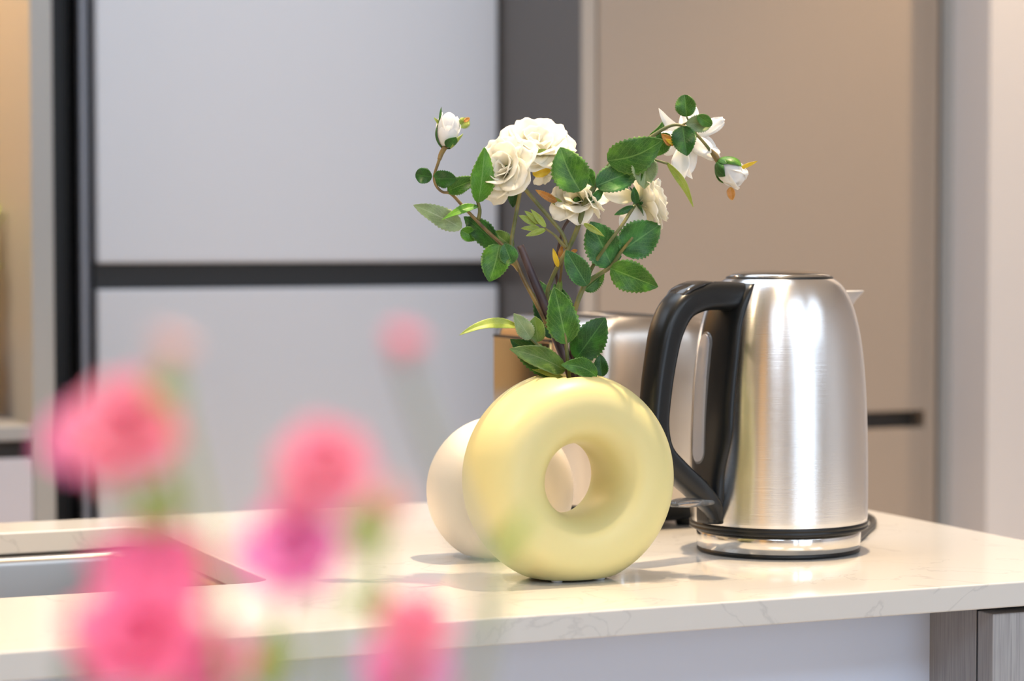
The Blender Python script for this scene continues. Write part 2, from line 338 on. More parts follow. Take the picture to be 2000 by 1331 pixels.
# plant in the niche
pc = P(-35, 700, 1).normalized()
pl = ony(-100, 820, 3.4); base = Vector((pl.x, 3.4, nz1))
t = thing('potted_plant', 'leafy green plant in the oak niche, cut off by the left edge', 'plant', base)
MB().lathe([(0.0, 0.0), (0.045, 0.0), (0.06, 0.1), (0.054, 0.1), (0.05, 0.085), (0, 0.085)], 40).build('pot', M['terracotta'], t)
random.seed(4)
def blade(mb, p0, p1, w, sag):
    p0, p1 = Vector(p0), Vector(p1); s = (p1-p0).cross(Vector((0, 0, 1))).normalized(); v = []; f = []
    for i in range(9):
        u = i/8; c = p0.lerp(p1, u)+Vector((0, 0, sag*math.sin(PI*u))); ww = w*math.sin(PI*(0.08+0.9*u))
        v += [c-s*ww, c+Vector((0, 0, -ww*0.3)), c+s*ww]
    for i in range(8): f += [[i*3, i*3+1, i*3+4, i*3+3], [i*3+1, i*3+2, i*3+5, i*3+4]]
    mb.add(v, f)
for i in range(16):
    a = i*2.4; r = random.uniform(0.05, 0.11); h = random.uniform(0.16, 0.36)
    mb = MB(); blade(mb, (0, 0, 0.09), (r*math.cos(a), r*math.sin(a), h), 0.014, 0.03); o = mb.build('leaf', M['f_green'], t); o.modifiers.new('s', 'SOLIDIFY').thickness = 0.0006

t = thing('coffee_machine', 'black coffee machine in the oak niche, mirrored in the toaster side', 'coffee machine', (0.152, 3.44, nz1))
MB().box(-0.12, 0.12, -0.02, 0.14, 0, 0.33, 0.012).build('body', M['blackplastic'], t)
MB().box(-0.11, 0.11, -0.16, -0.021, 0.22, 0.33, 0.010).build('brew_head', M['blackplastic'], t)
MB().box(-0.11, 0.11, -0.16, -0.021, 0, 0.03, 0.006).build('drip_tray', M['chrome'], t)
MB().lathe([(0, 0), (0.02, 0), (0.022, 0.02), (0.022, 0.03), (0, 0.03)], 32, (0, -0.09, 0.189)).build('spout', M['chrome'], t)

# ceiling downlights
def downlight(x, y, power, label, cone=95):
    t = thing('downlight', label, 'ceiling light', (x, y, 2.6), 0, 'ceiling downlights')
    MB().lathe([(0.03, -0.001), (0.045, -0.001), (0.047, -0.006), (0.036, -0.008), (0.03, -0.001)], 40).build('rim', M['ceil'], t)
    MB().lathe([(0, -0.0015), (0.03, -0.0015), (0.03, -0.0005), (0, -0.0005)], 32).build('lens', M['lamp'], t)
    l = bpy.data.lights.new('downlight_bulb', 'SPOT'); l.energy = power; l.color = (1, 0.745, 0.475); l.spot_size = math.radians(cone); l.spot_blend = 0.6; l.shadow_soft_size = 0.02
    o = bpy.data.objects.new('downlight_bulb', l); o.location = (x, y, 2.585); C.objects.link(o)
kc = onz(1520, 1074, ZT)
downlight(1.08, 1.80, 185, 'round white recessed downlight above the kettle end of the island')
downlight(2.45, 2.75, 85, 'round white recessed downlight in front of the taupe cabinet')
downlight(-0.3, 1.6, 95, 'round white recessed downlight above the sink')
downlight(0.05, 0.35, 60, 'round white downlight added above the small table to brighten the pink flowers', 50)  # added lamp, lifts the blurred flowers in front
downlight(-2.1, -1.2, 110, 'round white downlight added in front of the oak door to brighten it')  # added lamp, makes the door shine gold in the kettle

# ---------------------------------------------------------------- island
CY0, CY1, CX0, CX1 = 1.578, 2.288, -0.9, 1.283
SX0, SX1, SY0, SY1 = -0.22, 0.587, 1.815, 2.208
def rrect(x0, x1, y0, y1, r, n=8):
    p = []
    for cx, cy, a0 in ((x1-r, y1-r, 0), (x0+r, y1-r, 90), (x0+r, y0+r, 180), (x1-r, y0+r, 270)):
        for i in range(n+1):
            a = math.radians(a0+90*i/n); p.append((cx+r*math.cos(a), cy+r*math.sin(a)))
    return p
def plate(outer, hole, z0, z1, bev=0.0015):
    bm = bmesh.new(); ed = []
    for loop in (outer, hole):
        vs = [bm.verts.new((x, y, z1)) for x, y in loop]
        ed += [bm.edges.new((vs[i], vs[(i+1) % len(vs)])) for i in range(len(vs))]
    bmesh.ops.triangle_fill(bm, edges=ed, use_beauty=True)
    # drop triangles inside the hole
    hx0, hx1 = min(p[0] for p in hole), max(p[0] for p in hole); hy0, hy1 = min(p[1] for p in hole), max(p[1] for p in hole)
    g = bmesh.ops.extrude_face_region(bm, geom=bm.faces[:])
    for v in [e for e in g['geom'] if isinstance(e, bmesh.types.BMVert)]: v.co.z = z0
    bmesh.ops.recalc_face_normals(bm, faces=bm.faces)
    if bev:
        es = [e for e in bm.edges if len(e.link_faces) == 2 and abs(e.link_faces[0].normal.z-e.link_faces[1].normal.z) > 0.9]
        bmesh.ops.bevel(bm, geom=es, offset=bev, segments=3, profile=0.5, affect='EDGES')
    return bm
bm = plate(rrect(CX0, CX1, CY0, CY1, 0.004, 4), rrect(SX0, SX1, SY0, SY1, 0.022, 10), ZT-0.02, ZT)
me = bpy.data.meshes.new('worktop'); bm.to_mesh(me); bm.free(); me.materials.append(M['quartz'])
wt = bpy.data.objects.new('worktop', me); link(wt)
tag(wt, 'cream white quartz island worktop with sink cutout, carrying the vases and kettle', 'worktop')
# sink bowl
t = thing('sink', 'undermounted brushed steel sink bowl sunk in the worktop at the left', 'sink')
def bowl(sets):
    v = []; f = []; n = None
    for x0, x1, y0, y1, r, z in sets:
        lp = rrect(x0, x1, y0, y1, r, 10); n = len(lp); v += [(x, y, z) for x, y in lp]
    for i in range(len(sets)-1):
        for k in range(n): f.append([i*n+k, i*n+(k+1) % n, (i+1)*n+(k+1) % n, (i+1)*n+k])
    f.append([(len(sets)-1)*n+k for k in range(n)]); return MB().add(v, f)
e = 0.006; zb0 = ZT-0.0205
sets = [(SX0-.03, SX1+.03, SY0-.03, SY1+.03, .04, zb0-.001), (SX0+.001, SX1-.001, SY0+.001, SY1-.001, .024, zb0-.001), (SX0+e, SX1-e, SY0+e, SY1-e, .03, zb0-.004), (SX0+e+.001, SX1-e-.001, SY0+e+.001, SY1-e-.001, .034, zb0-.01),
        (SX0+.012, SX1-.012, SY0+.012, SY1-.012, .036, zb0-.16), (SX0+.02, SX1-.02, SY0+.02, SY1-.02, .04, zb0-.178), (SX0+.04, SX1-.04, SY0+.04, SY1-.04, .04, zb0-.185)]
o = bowl(sets).build('bowl', M['sinksteel'], t); o.modifiers.new('s', 'SOLIDIFY').thickness = 0.001
MB().lathe([(0, .003), (.03, .003), (.04, .004), (.044, .001), (.044, 0), (0, 0)], 40, ((SX0+SX1)/2, (SY0+SY1)/2, zb0-.1845)).build('drain', M['chrome'], t)
# island body
dc = ony(1938, 1197, CY0+0.012); xd = dc.x
t = thing('kitchen_island', 'white panelled kitchen island with a grey wood-grain cabinet at its right end', 'island')
MB().box(-0.86, xd, CY0+0.10, CY0+0.118, 0.0, ZT-0.021).build('front_panel', M['islandwhite'], t, False)
# behind: carcass as open boxes so the bowl hangs free
MB().box(-0.86, xd, CY1-0.04, CY1-0.022, 0.0, ZT-0.021).build('back_panel', M['islandwhite'], t, False)
MB().box(-0.88, -0.861, CY0+0.10, CY1-0.022, 0.0, ZT-0.021).build('side_panel', M['islandwhite'], t, False)
MB().box(xd, CX1-0.012, CY0+0.034, CY1-0.022, 0.0, ZT-0.0205, 0.0008).build('carcass', M['greywood'], t, False)
MB().box(xd+0.0005, CX1-0.012, CY0+0.0325, CY0+0.0345, 0.1, ZT-0.0206).build('shadow_gap', M['black'], t, False)
MB().box(xd, CX1-0.012, CY0+0.011, CY0+0.032, 0.1, ZT-0.0265, 0.001).build('door', M['greywood'], t, False)

# ---------------------------------------------------------------- vases
def donut(name, label, px, py, depth, rout, a, bt, H, material, opening, rz=0.0):
    p = P(px, py, depth); R = rout-a; zc = H-rout
    t = thing(name, label, 'vase', (p.x, p.y, ZT), rz, 'ring vases on the worktop')
    n, m = 220, 72; v = []; f = []; ex = 0.82
    for i in range(n):
        th = 2*PI*i/n
        for k in range(m):
            ph = 2*PI*k/m; c, s = math.cos(ph), math.sin(ph)
            rr = R+a*math.copysign(abs(c)**ex, c); yy = bt*math.copysign(abs(s)**ex, s)
            x, z = rr*math.sin(th), zc+rr*math.cos(th)
            zmin = 0.0010; sf = 0.0025
            if z < zmin+sf:                              # soft flat foot
                q = (zmin+sf-z); z = zmin+sf-sf*(1-math.exp(-q/sf))
            if opening:
                d = math.hypot(x, yy*1.15)
                if z > zc+R and d < opening*1.35:
                    s_ = min(1, max(0, (opening*1.12-d)/(opening*0.16))); s_ = s_*s_*(3-2*s_)
                    z = z-0.028*s_
            v.append((x, yy, z))
    for i in range(n):
        for k in range(m):
            f.append([i*m+k, i*m+(k+1) % m, ((i+1) % n)*m+(k+1) % m, ((i+1) % n)*m+k])
    make('body', v, f, material, t)
    L = math.sqrt(max(0, rout**2-zc**2))*0.62
    for sx in (-1, 1):
        for sy in (-1, 1):
            MB().lathe([(0, 0), (0.0042, 0), (0.0045, 0.0006), (0.0045, 0.002), (0, 0.002)], 20, (sx*L, sy*bt*0.45, 0)).build('foot_pad', M['pad'], t)
    return t
donut('donut_vase', 'pale yellow ceramic ring-shaped vase holding white artificial roses', 1110, 940, 1.926, 0.0852, 0.0285, 0.041, 0.1650, M['vase'], 0.0235)
donut('donut_vase', 'smaller cream white round ceramic vase half hidden behind the yellow one', 977, 940, 2.052, 0.0625, 0.0213, 0.032, 0.1195, M['vasewhite'], 0.014)

# ---------------------------------------------------------------- kettle
KX, KY = kc.x, kc.y
# local axes: +x is the camera's right, +y away from the camera
def k_az(deg):        # deg measured from camera left, turning towards the viewer
    a = math.radians(deg); return Vector((-math.cos(a), -math.sin(a), 0))
BODY = [(0.0762, 0.0225), (0.0768, 0.03), (0.0768, 0.06), (0.0764, 0.09), (0.0755, 0.12), (0.0738, 0.15), (0.0712, 0.175), (0.0682, 0.193), (0.0640, 0.209), (0.0590, 0.221), (0.0535, 0.2295), (0.0478, 0.2345), (0.0455, 0.2352)]
def brad(z):
    for (r0, z0), (r1, z1) in zip(BODY, BODY[1:]):
        if z <= z1: return r0+(r1-r0)*max(0, (z-z0))/(z1-z0)
    return BODY[-1][0]
kt = thing('electric_kettle', 'brushed steel electric kettle with black handle standing on its power base', 'kettle', (KX, KY, ZT+0.0048), -A)
kt.scale = (1, 1, 0.982)
def smoothprof(p, sub=5):
    q = []
    for i in range(len(p)-1):
        a, b = Vector(p[i]+(0,)), Vector(p[i+1]+(0,)); p0 = Vector(p[i-1]+(0,)) if i else a*2-b; p3 = Vector(p[i+2]+(0,)) if i+2 < len(p) else b*2-a
        for t_ in range(sub):
            u = t_/sub; c = 0.5*((2*a)+(b-p0)*u+(2*p0-5*a+4*b-p3)*u*u+(3*a-p0-3*b+p3)*u**3); q.append((c.x, c.y))
    q.append(p[-1]); return q
MB().lathe(smoothprof(BODY)+[(0.0450, 0.2345), (0.044, 0.2300), (0, 0.2300)], 160).build('body', M['steel'], kt)
MB().lathe([(0.06, 0.0155), (0.0755, 0.0155), (0.0772, 0.0165), (0.0772, 0.0182), (0.0765, 0.0188), (0.0765, 0.0192), (0.0772, 0.0198), (0.0772, 0.0218), (0.0764, 0.0226), (0.06, 0.0226)], 160).build('bottom_ring', M['blackplastic'], kt)
MB().lathe([(0.0445, 0.2335), (0.0462, 0.2345), (0.0462, 0.2362), (0.0445, 0.2372), (0.042, 0.2372), (0.042, 0.2335)], 120).build('lid_rim', M['blackplastic'], kt)
ld = MB().lathe([(0.0435, 0.234), (0.0435, 0.2375), (0.0405, 0.2392), (0.032, 0.2412), (0.018, 0.2425), (0, 0.2428)], 120).build('lid', M['lid'], kt)
HA = 41
def patch(az_lo, az_hi, z0, z1, off, name, material, parent, nz=40, na=14, rim=0.6):
    # raised panel wrapped on the body; az_lo / az_hi are functions of z (degrees)
    v = []; f = []
    for i in range(nz+1):
        t_ = i/nz; z = z0+(z1-z0)*t_
        lo, hi = az_lo(t_), az_hi(t_)
        for k in range(na+1):
            s_ = k/na; az = lo+(hi-lo)*s_
            edge = max(0, min(1, min(s_, 1-s_)/0.18))**0.5
            r = brad(z)+(off(t_) if callable(off) else off)*(0.25+0.75*edge)
            d = k_az(az)*r; v.append((d.x, d.y, z))
        for az in (hi, lo):
            d = k_az(az)*(brad(z)-0.004); v.append((d.x, d.y, z))
    m_ = na+3
    for i in range(nz):
        for k in range(m_): f.append([i*m_+k, i*m_+(k+1) % m_, (i+1)*m_+(k+1) % m_, (i+1)*m_+k])
    f += [list(range(m_)), [nz*m_+k for k in range(m_)]]
    return make(name, v, f, material, parent)
def lerpf(tab):
    def g(t_):
        for (a, x), (b, y) in zip(tab, tab[1:]):
            if t_ <= b: 
                u = (t_-a)/(b-a); u = u*u*(3-2*u); return x+(y-x)*u
        return tab[-1][1]
    return g
# black spine: from the foot up to the lid
patch(lerpf([(0, 30), (0.1, 26), (0.25, 13), (0.88, 13), (1, 32)]), lerpf([(0, 45.5), (0.17, 46.5), (0.42, 53.5), (0.8, 56), (1, 60)]), 0.0245, 0.2315, lerpf([(0, .006), (0.1, .006), (0.3, .0045), (1, .0035)]), 'spine', M['blackplastic'], kt)
# handle loop in the plane of azimuth HA
d = k_az(HA); nrm = Vector((-d.y, d.x, 0))
HP = [(.046, .2195), (.072, .2210), (.098, .2205), (.122, .2130), (.136, .195), (.1435, .170), (.149, .140), (.151, .112), (.144, .090), (.125, .073), (.102, .056), (.084, .0410), (.0755, .0275)]
HR = [.0125, .0125, .0122, .0124, .0120, .0112, .0108, .0104, .0100, .0096, .0094, .0080, .0050]
hp = [d*r+Vector((0, 0, z)) for r, z in HP]
MB().tube(hp, HR, 24, True, 6, (nrm, 1.15)).build('handle', M['blackplastic'], kt)
# thin top seam on the handle
sp_ = [d*r+Vector((0, 0, z)) for r, z in [(.086, .2325), (.105, .2315), (.123, .2245), (.1365, .2090)]]
MB().tube(sp_, [.0015, .0028, .0028, .0015], 12, True, 5, (nrm, 4.2)).build('thumb_rest', mat('handle_gloss', (0.03, 0.027, 0.025), 0.12), kt)
# gauge window
def capsule_patch(azc, half, z0, z1, off, name, material, parent, depth=0.001):
    v = []; f = []; n = 40; m_ = 9; rz = half*PI/180*0.077
    for i in range(n+1):
        q = 0.5-0.5*math.cos(PI*i/n); z = z0+(z1-z0)*q; e_ = min(z-z0, z1-z)
        hw = half*(math.sqrt(max(0.0, 1-(1-e_/rz)**2)) if e_ < rz else 1)+0.02
        for k in range(m_):
            dd = k_az(azc-hw+2*hw*k/(m_-1))*(brad(z)+off+(depth if 0 < k < m_-1 and 0 < i < n else 0)); v.append((dd.x, dd.y, z))
        for az in (azc+hw, azc-hw):
            dd = k_az(az)*(brad(z)+off-0.003); v.append((dd.x, dd.y, z))
    w_ = m_+2
    for i in range(n):
        for k in range(w_): f.append([i*w_+k, i*w_+(k+1) % w_, (i+1)*w_+(k+1) % w_, (i+1)*w_+k])
    f += [list(range(w_))[::-1], [n*w_+k for k in range(w_)]]
    return make(name, v, f, material, parent, False)
capsule_patch(26, 8.2, 0.0745, 0.1895, 0.0040, 'gauge_frame', mat('gauge_rim', (0.12, 0.12, 0.125), 0.2), kt, 0.0010)
g = capsule_patch(26, 7.0, 0.0765, 0.1875, 0.0044, 'gauge_window', M['gauge'], kt, 0.0014)
def text_on(s_, az, z, size, off, parent, material, name='marking'):
    cu = bpy.data.curves.new(name, 'FONT'); cu.body = s_; cu.size = size; cu.align_x = 'CENTER'; cu.align_y = 'CENTER'; cu.extrude = 0.00008
    cu.materials.append(material)
    o = bpy.data.objects.new(name, cu); dd = k_az(az); r = brad(z)+off
    zx = dd; yx = Vector((0, 0, 1)); xx = yx.cross(zx)
    o.matrix_local = Matrix(((xx.x, yx.x, zx.x, dd.x*r), (xx.y, yx.y, zx.y, dd.y*r), (xx.z, yx.z, zx.z, z), (0, 0, 0, 1)))
    C.objects.link(o); mw = o.matrix_local.copy(); bpy.context.view_layer.update()
    me = bpy.data.meshes.new_from_object(o.evaluated_get(bpy.context.evaluated_depsgraph_get())); bpy.data.objects.remove(o)
    o = bpy.data.objects.new(name, me); link(o, parent); o.matrix_local = mw
    return o
for z, s_ in ((0.168, 'MAX'), (0.1545, '1.5'), (0.1305, '1.2'), (0.1165, '1.0'), (0.083, 'MIN')):
    text_on(s_, 26, z, 0.0052, 0.0058, g, M['gaugemark'])
text_on('O', 49, 0.0435, 0.0048, 0.0004, kt, M['gaugemark'])
text_on('I', 49, 0.031, 0.0048, 0.0004, kt, M['gaugemark'])
# switch lever under the handle, with its dark pocket
lp = [d*r+Vector((0, 0, z)) for r, z in [(.080, .0440), (.095, .0450), (.115, .0455), (.130, .0450)]]
MB().tube(lp, [.0026, .0036, .0038, .0022], 20, True, 6, (nrm, 3.0)).build('switch_lever', M['clear'], kt)
patch(lambda t_: 24, lambda t_: 42, 0.024, 0.047, 0.0065, 'switch_pocket', M['black'], kt, 8, 8)
# spout
sv = []; sf = []; dS = -k_az(HA); nS = Vector((-dS.y, dS.x, 0)); n = 16
prof = [(0.186, .0710, .004), (0.195, .0770, .012), (0.205, .0860, .0185), (0.215, .0975, .022), (0.2225, .1085, .023)]
for z, rr, hw in prof:
    for i in range(n+1):
        s_ = -1+2*i/n; x = brad(z)-0.006+(rr-brad(z)+0.006)*(1-abs(s_)**1.7)
        sv.append(dS*x+nS*(hw*s_)+Vector((0, 0, z)))
for i in range(len(prof)-1):
    for k in range(n): sf.append([i*(n+1)+k, i*(n+1)+k+1, (i+1)*(n+1)+k+1, (i+1)*(n+1)+k])
o = make('spout', sv, sf, mat('spout_steel', (0.78, 0.78, 0.78), 0.35, 0.9), kt, True, None, 0.0012)
# power base
kb = thing('kettle_base', 'round chrome power base with black foot and cord under the kettle', 'kettle base', (KX, KY, ZT), -A)
MB().lathe([(0.0, 0.0), (0.0690, 0.0), (0.0705, 0.001), (0.0705, 0.0032), (0.069, 0.0040), (0, 0.0040)], 160).build('foot_ring', M['blackplastic'], kb)
MB().lathe([(0.0695, 0.0036), (0.0706, 0.0045), (0.0710, 0.0165), (0.0704, 0.0188), (0.066, 0.0194), (0.0, 0.0194)], 160).build('skirt', mat('base_chrome', (0.72, 0.71, 0.69), 0.10, 1.0), kb)
def loc_k(x, y, z=ZT):
    p = onz(x, y, z)-Vector((KX, KY, ZT)); return Matrix.Rotation(A, 3, 'Z') @ p
c1 = loc_k(1706, 1030); c1.z = .0032; c2 = loc_k(1700, 1018); c2.z = .0032; c0 = loc_k(1688, 1044); c0.z = 0.0032; c3 = loc_k(1670, 1010); c3.z = .0032
MB().tube([Vector((0.055, 0.040, .0032)), Vector((0.066, .020, .0032)), c0+Vector((0.002, 0, 0)), c1, c2, c3, Vector((0.08, 0.155, .0032)), Vector((0.05, 0.30, .0032))], .003, 12, True, 8).build('cord', M['cord'], kb)

# ---------------------------------------------------------------- toaster
TX0 = ony(1118, 1035, 1.985).x; TX1 = TX0+0.165; TY0, TY1 = 1.985, 2.195; TH = 0.196
t = thing('toaster', 'brushed steel toaster with mirror-like side standing behind the yellow vase and kettle', 'toaster', ((TX0+TX1)/2, (TY0+TY1)/2, ZT))
hx, hy = (TX1-TX0)/2, (TY1-TY0)/2
def loft(levels, r, n=10):
    v = []; f = []; m_ = None
    for z, ins in levels:
        lp = rrect(-hx+ins, hx-ins, -hy+ins, hy-ins, max(r-ins*0.6, 0.004), n); m_ = len(lp)
        v += [(x, y, z) for x, y in lp]
    for i in range(len(levels)-1):
        for k in range(m_): f.append([i*m_+k, i*m_+(k+1) % m_, (i+1)*m_+(k+1) % m_, (i+1)*m_+k])
    f.append(list(range(m_))[::-1]); f.append([(len(levels)-1)*m_+k for k in range(m_)]); return MB().add(v, f)
loft([(0.024, 0.002), (0.026, 0.0), (TH-0.024, 0.0), (TH-0.015, 0.0015), (TH-0.009, 0.004), (TH-0.004, 0.009), (TH-0.001, 0.016), (TH, 0.024)], 0.046, 16).build('shell', M['toaststeel'], t)
loft([(0.006, 0.018), (0.010, 0.014), (0.020, 0.008), (0.0245, 0.004)], 0.046).build('base', M['blackplastic'], t)
for sx in (-1, 1):
    for sy in (-1, 1):
        MB().lathe([(0, 0), (0.009, 0), (0.010, 0.003), (0.010, 0.009), (0, 0.009)], 24, (sx*(hx-0.032), sy*(hy-0.032), 0)).build('foot', M['blackplastic'], t)
MB().box(-hx-0.0012, -hx+0.002, -hy+0.047, hy-0.03, 0.030, TH-0.022, 0.001).build('mirror_panel', M['chrome'], t, False)
MB().box(-hx-0.0016, -hx+0.002, -hy+0.047, hy-0.03, TH-0.0225, TH-0.0195, 0.0004).build('seam', M['black'], t, False)
for sx in (-1, 1):
    MB().box(sx*0.033-0.014, sx*0.033+0.014, -hy+0.035, hy-0.03, TH-0.003, TH+0.0008, 0.0006).build('slot', M['black'], t, False)
MB().box(-0.045, -0.010, -hy-0.020, -hy-0.002, 0.075, 0.087, 0.004).build('lever', M['blackplastic'], t)
dl = MB().lathe([(0, 0), (0.013, 0), (0.013, 0.01), (0.011, 0.012), (0, 0.012)], 32).build('dial', M['chrome'], t); dl.rotation_euler = (PI/2, 0, 0); dl.location = (-0.03, -hy, 0.045)

# ---------------------------------------------------------------- botany
DV = 1.938
def leaf(parent, base, tip, wpx, kind='g_mid', d0=0.0, d1=0.0, roll=0.0, arch=0.0, fold=0.25, serr=1.0, name='leaf', blunt=0.0, petiole=None, side=0.0):
    # base / tip in photograph pixels with depth offsets d0, d1 (m); wpx = visible width
    a, b = P(base[0], base[1], DV+d0), P(tip[0], tip[1], DV+d1)
    ax = b-a; L = ax.length; t_ = ax.normalized()
    view = ((a+b)/2-Vector((0, 0, ZC))).normalized()
    side_v = t_.cross(view).normalized(); nrm_v = side_v.cross(t_).normalized()      # nrm_v points from/to the camera
    if nrm_v.dot(view) > 0: nrm_v = -nrm_v
    wph = (base[0]*13+tip[1]*7) % 6.28; curl = 0.10+0.08*math.sin(base[1]*3.7)
    cr, sr = math.cos(roll), math.sin(roll)
    wdir = side_v*cr+nrm_v*sr; ndir = nrm_v*cr-side_v*sr
    W = (wpx/F*DV)/max(0.35, abs(cr))/2
    n, m_ = 26, 6; v = []; uv = []; f = []
    for i in range(n+1):
        u = i/n
        prof = (math.sin(PI*u**(0.78+0.25*blunt)))**(0.72-0.25*blunt)*(1-0.10*u)
        if u > 0.85 and blunt < 0.5: prof *= 1-0.25*(u-0.85)/0.15
        c = a+t_*(L*u)+ndir*(arch*L*math.sin(PI*u)*0.5)+side_v*(side*L*math.sin(PI*u))
        for k in range(-m_, m_+1):
            s_ = k/m_
            ww = W*prof
            if abs(k) == m_ and serr: ww *= 1+0.075*serr*(1 if i % 2 else -0.5)
            lift = fold*abs(s_)**1.2*ww + 0.22*ww*s_*s_*math.sin(8*u+wph+(2.2 if s_ > 0 else 0)) - curl*L*u**2.2
            v.append(c+wdir*(s_*ww)+ndir*lift); uv.append((0.5+0.5*s_, u))
    q = 2*m_+1
    for i in range(n):
        for k in range(q-1): f.append([i*q+k, i*q+k+1, (i+1)*q+k+1, (i+1)*q+k])
    return make(name, v, f, M[kind], parent, True, uv, 0.00035)
def stem(parent, pts, rpx, material='stem_green', name='stem'):
    q = [P(p[0], p[1], DV+(p[2] if len(p) > 2 else 0)) for p in pts]
    rad = [r/F*DV for r in rpx] if isinstance(rpx, (list, tuple)) else rpx/F*DV
    return MB().tube(q, rad, 10, True, 5).build(name, M[material], parent)
def petal_mesh(parent, c, out, up, L, W, open_, curl, seed, material, name='petal', ruf=1.0):
    # c base point, out radial direction, up flower axis; open_: lean angle from axis at the base; curl: extra lean at the tip
    rnd = random.Random(seed); n, m_ = 10, 5; v = []; uv = []; f = []
    side_v = up.cross(out).normalized(); ph = rnd.uniform(0, 6); pos = c.copy(); prev = 0
    for i in range(n+1):
        u = i/n; ang = open_+curl*u**2
        dirv = up*math.cos(ang)+out*math.sin(ang); nv = out*math.cos(ang)-up*math.sin(ang)
        if i: pos = pos+dirv*(L/n)
        ww = W*(math.sin(PI*(0.09+0.73*u))**0.55)
        for k in range(-m_, m_+1):
            s_ = k/m_
            edge = ruf*0.030*L*math.sin(3.1*s_*PI/1.6+ph+2.5*u)*u**2
            drop = (-0.17*abs(s_)**2.3*L*(u**3))
            cup = -0.42*W*(s_*s_)*(1-0.75*u)
            v.append(pos+side_v*(s_*ww)+nv*(cup+edge)+dirv*(drop+ruf*0.02*L*math.sin(7*s_+ph)*u**3)); uv.append((0.5+0.5*s_, u))
    q = 2*m_+1
    for i in range(n):
        for k in range(q-1): f.append([i*q+k, i*q+k+1, (i+1)*q+k+1, (i+1)*q+k])
    return make(name, v, f, M[material], parent, True, uv, 0.0003)
def sepal(parent, c, out, up, L, W, open_, curl, material='g_dark'):
    return petal_mesh_pointed(parent, c, out, up, L, W, open_, curl, material)
def petal_mesh_pointed(parent, c, out, up, L, W, open_, curl, material):
    side_v = up.cross(out).normalized(); n = 8; v = []; uv = []; f = []; pos = c.copy()
    for i in range(n+1):
        u = i/n; ang = open_+curl*u; dirv = up*math.cos(ang)+out*math.sin(ang); nv = out*math.cos(ang)-up*math.sin(ang)
        if i: pos = pos+dirv*(L/n)
        ww = W*math.sin(PI*(0.2+0.8*u))+W*0.02
        for s_ in (-1, -0.5, 0, 0.5, 1): v.append(pos+side_v*(s_*ww)-nv*(0.35*ww*s_*s_)); uv.append((0.5+0.5*s_, u))
    for i in range(n):
        for k in range(4): f.append([i*5+k, i*5+k+1, (i+1)*5+k+1, (i+1)*5+k])
    return make('sepal', v, f, M[material], parent, True, uv, 0.0003)
def camdir(r, u, f):       # direction given by camera right / up / away
    return (RT*r+UP*u+FW*f).normalized()
def rose(parent, cpx, d_, axis, rpx, seed, layers, material='petal', sepals=5, name='rose', ruf=1.0, smat='g_dark', flat=1.0):
    # one blossom: an Empty-less part whose own mesh is its heart; petals and sepals are its children
    rnd = random.Random(seed); c = P(cpx[0], cpx[1], DV+d_); R = rpx/F*DV
    heart = MB(); up = axis.normalized(); e1 = up.orthogonal().normalized(); e2 = up.cross(e1)
    ring = []
    v = []; f = []
    for i in range(7):
        a = i/6*PI; rr = 0.16*R*math.sin(a)+1e-5; zz = R*(0.10-0.16*math.cos(a))
        for k in range(10): v.append(c+e1*(rr*math.cos(k*PI/5))+e2*(rr*math.sin(k*PI/5))+up*zz)
    for i in range(6):
        for k in range(10): f.append([i*10+k, i*10+(k+1) % 10, (i+1)*10+(k+1) % 10, (i+1)*10+k])
    h = make(name, v, f, M[smat], parent)
    for li, (cnt, open_, curl, Lf, Wf) in enumerate(layers):
        off = rnd.uniform(0, 6.28)
        for k in range(cnt):
            a = off+2*PI*k/cnt+rnd.uniform(-0.18, 0.18); out = e1*math.cos(a)+e2*math.sin(a)
            petal_mesh(h, c+out*(0.05*R)+up*(0.02*R*li), out, up, R*Lf*rnd.uniform(0.9, 1.08), R*Wf*rnd.uniform(0.9, 1.1), open_+rnd.uniform(-0.12, 0.12), curl+rnd.uniform(-0.25, 0.25), rnd.random(), material, ruf=ruf)
    for k in range(sepals):
        a = 2*PI*k/sepals+0.4; out = e1*math.cos(a)+e2*math.sin(a)
        petal_mesh_pointed(h, c-up*(0.10*R), out, up, R*0.62, R*0.13, 1.35, 0.35, smat)
    return h
FULL = [(3, 0.10, 0.2, 0.52, 0.30), (4, 0.40, 0.4, 0.66, 0.40), (5, 0.75, 0.6, 0.85, 0.50), (6, 1.10, 0.6, 1.0, 0.54), (5, 1.45, 0.4, 1.02, 0.54)]
OPEN = [(4, 0.40, 0.5, 0.65, 0.40), (5, 0.80, 0.7, 0.9, 0.48), (5, 1.15, 0.7, 1.0, 0.50)]

# branch A : thick dark stem, left twig, bud, twin roses
brA = thing('rose_branch', 'left artificial rose branch with thick dark stem, single white bud and full double bloom', 'flower branch', P(1118, 760, DV), 0, 'rose branches in the yellow vase')
brA_inv = None
def budsepal(h, a, up, H, W, out, hw, ue, flare, mt, tip=0.25):
    v = []; uv = []; f = []; n = 12; e2 = up.cross(out).normalized()
    for i in range(n+1):
        u = ue*i/n; q = i/n; rr = W*0.92*math.sin(PI*min(1, (0.06+0.86*u)**0.85))**0.8*1.04+0.0006+flare*q**3*W
        ww = hw*math.sin(PI*(0.25+0.75*q))
        for k in range(-2, 3):
            an = ww*k/2; v.append(a-up*(0.03*H)+up*(H*0.93*u)+(out*math.cos(an)+e2*math.sin(an))*rr); uv.append((0.5+k/4, q))
    for i in range(n):
        for k in range(4): f.append([i*5+k, i*5+k+1, (i+1)*5+k+1, (i+1)*5+k])
    return make('sepal', v, f, M[mt], h, True, uv, 0.0004)
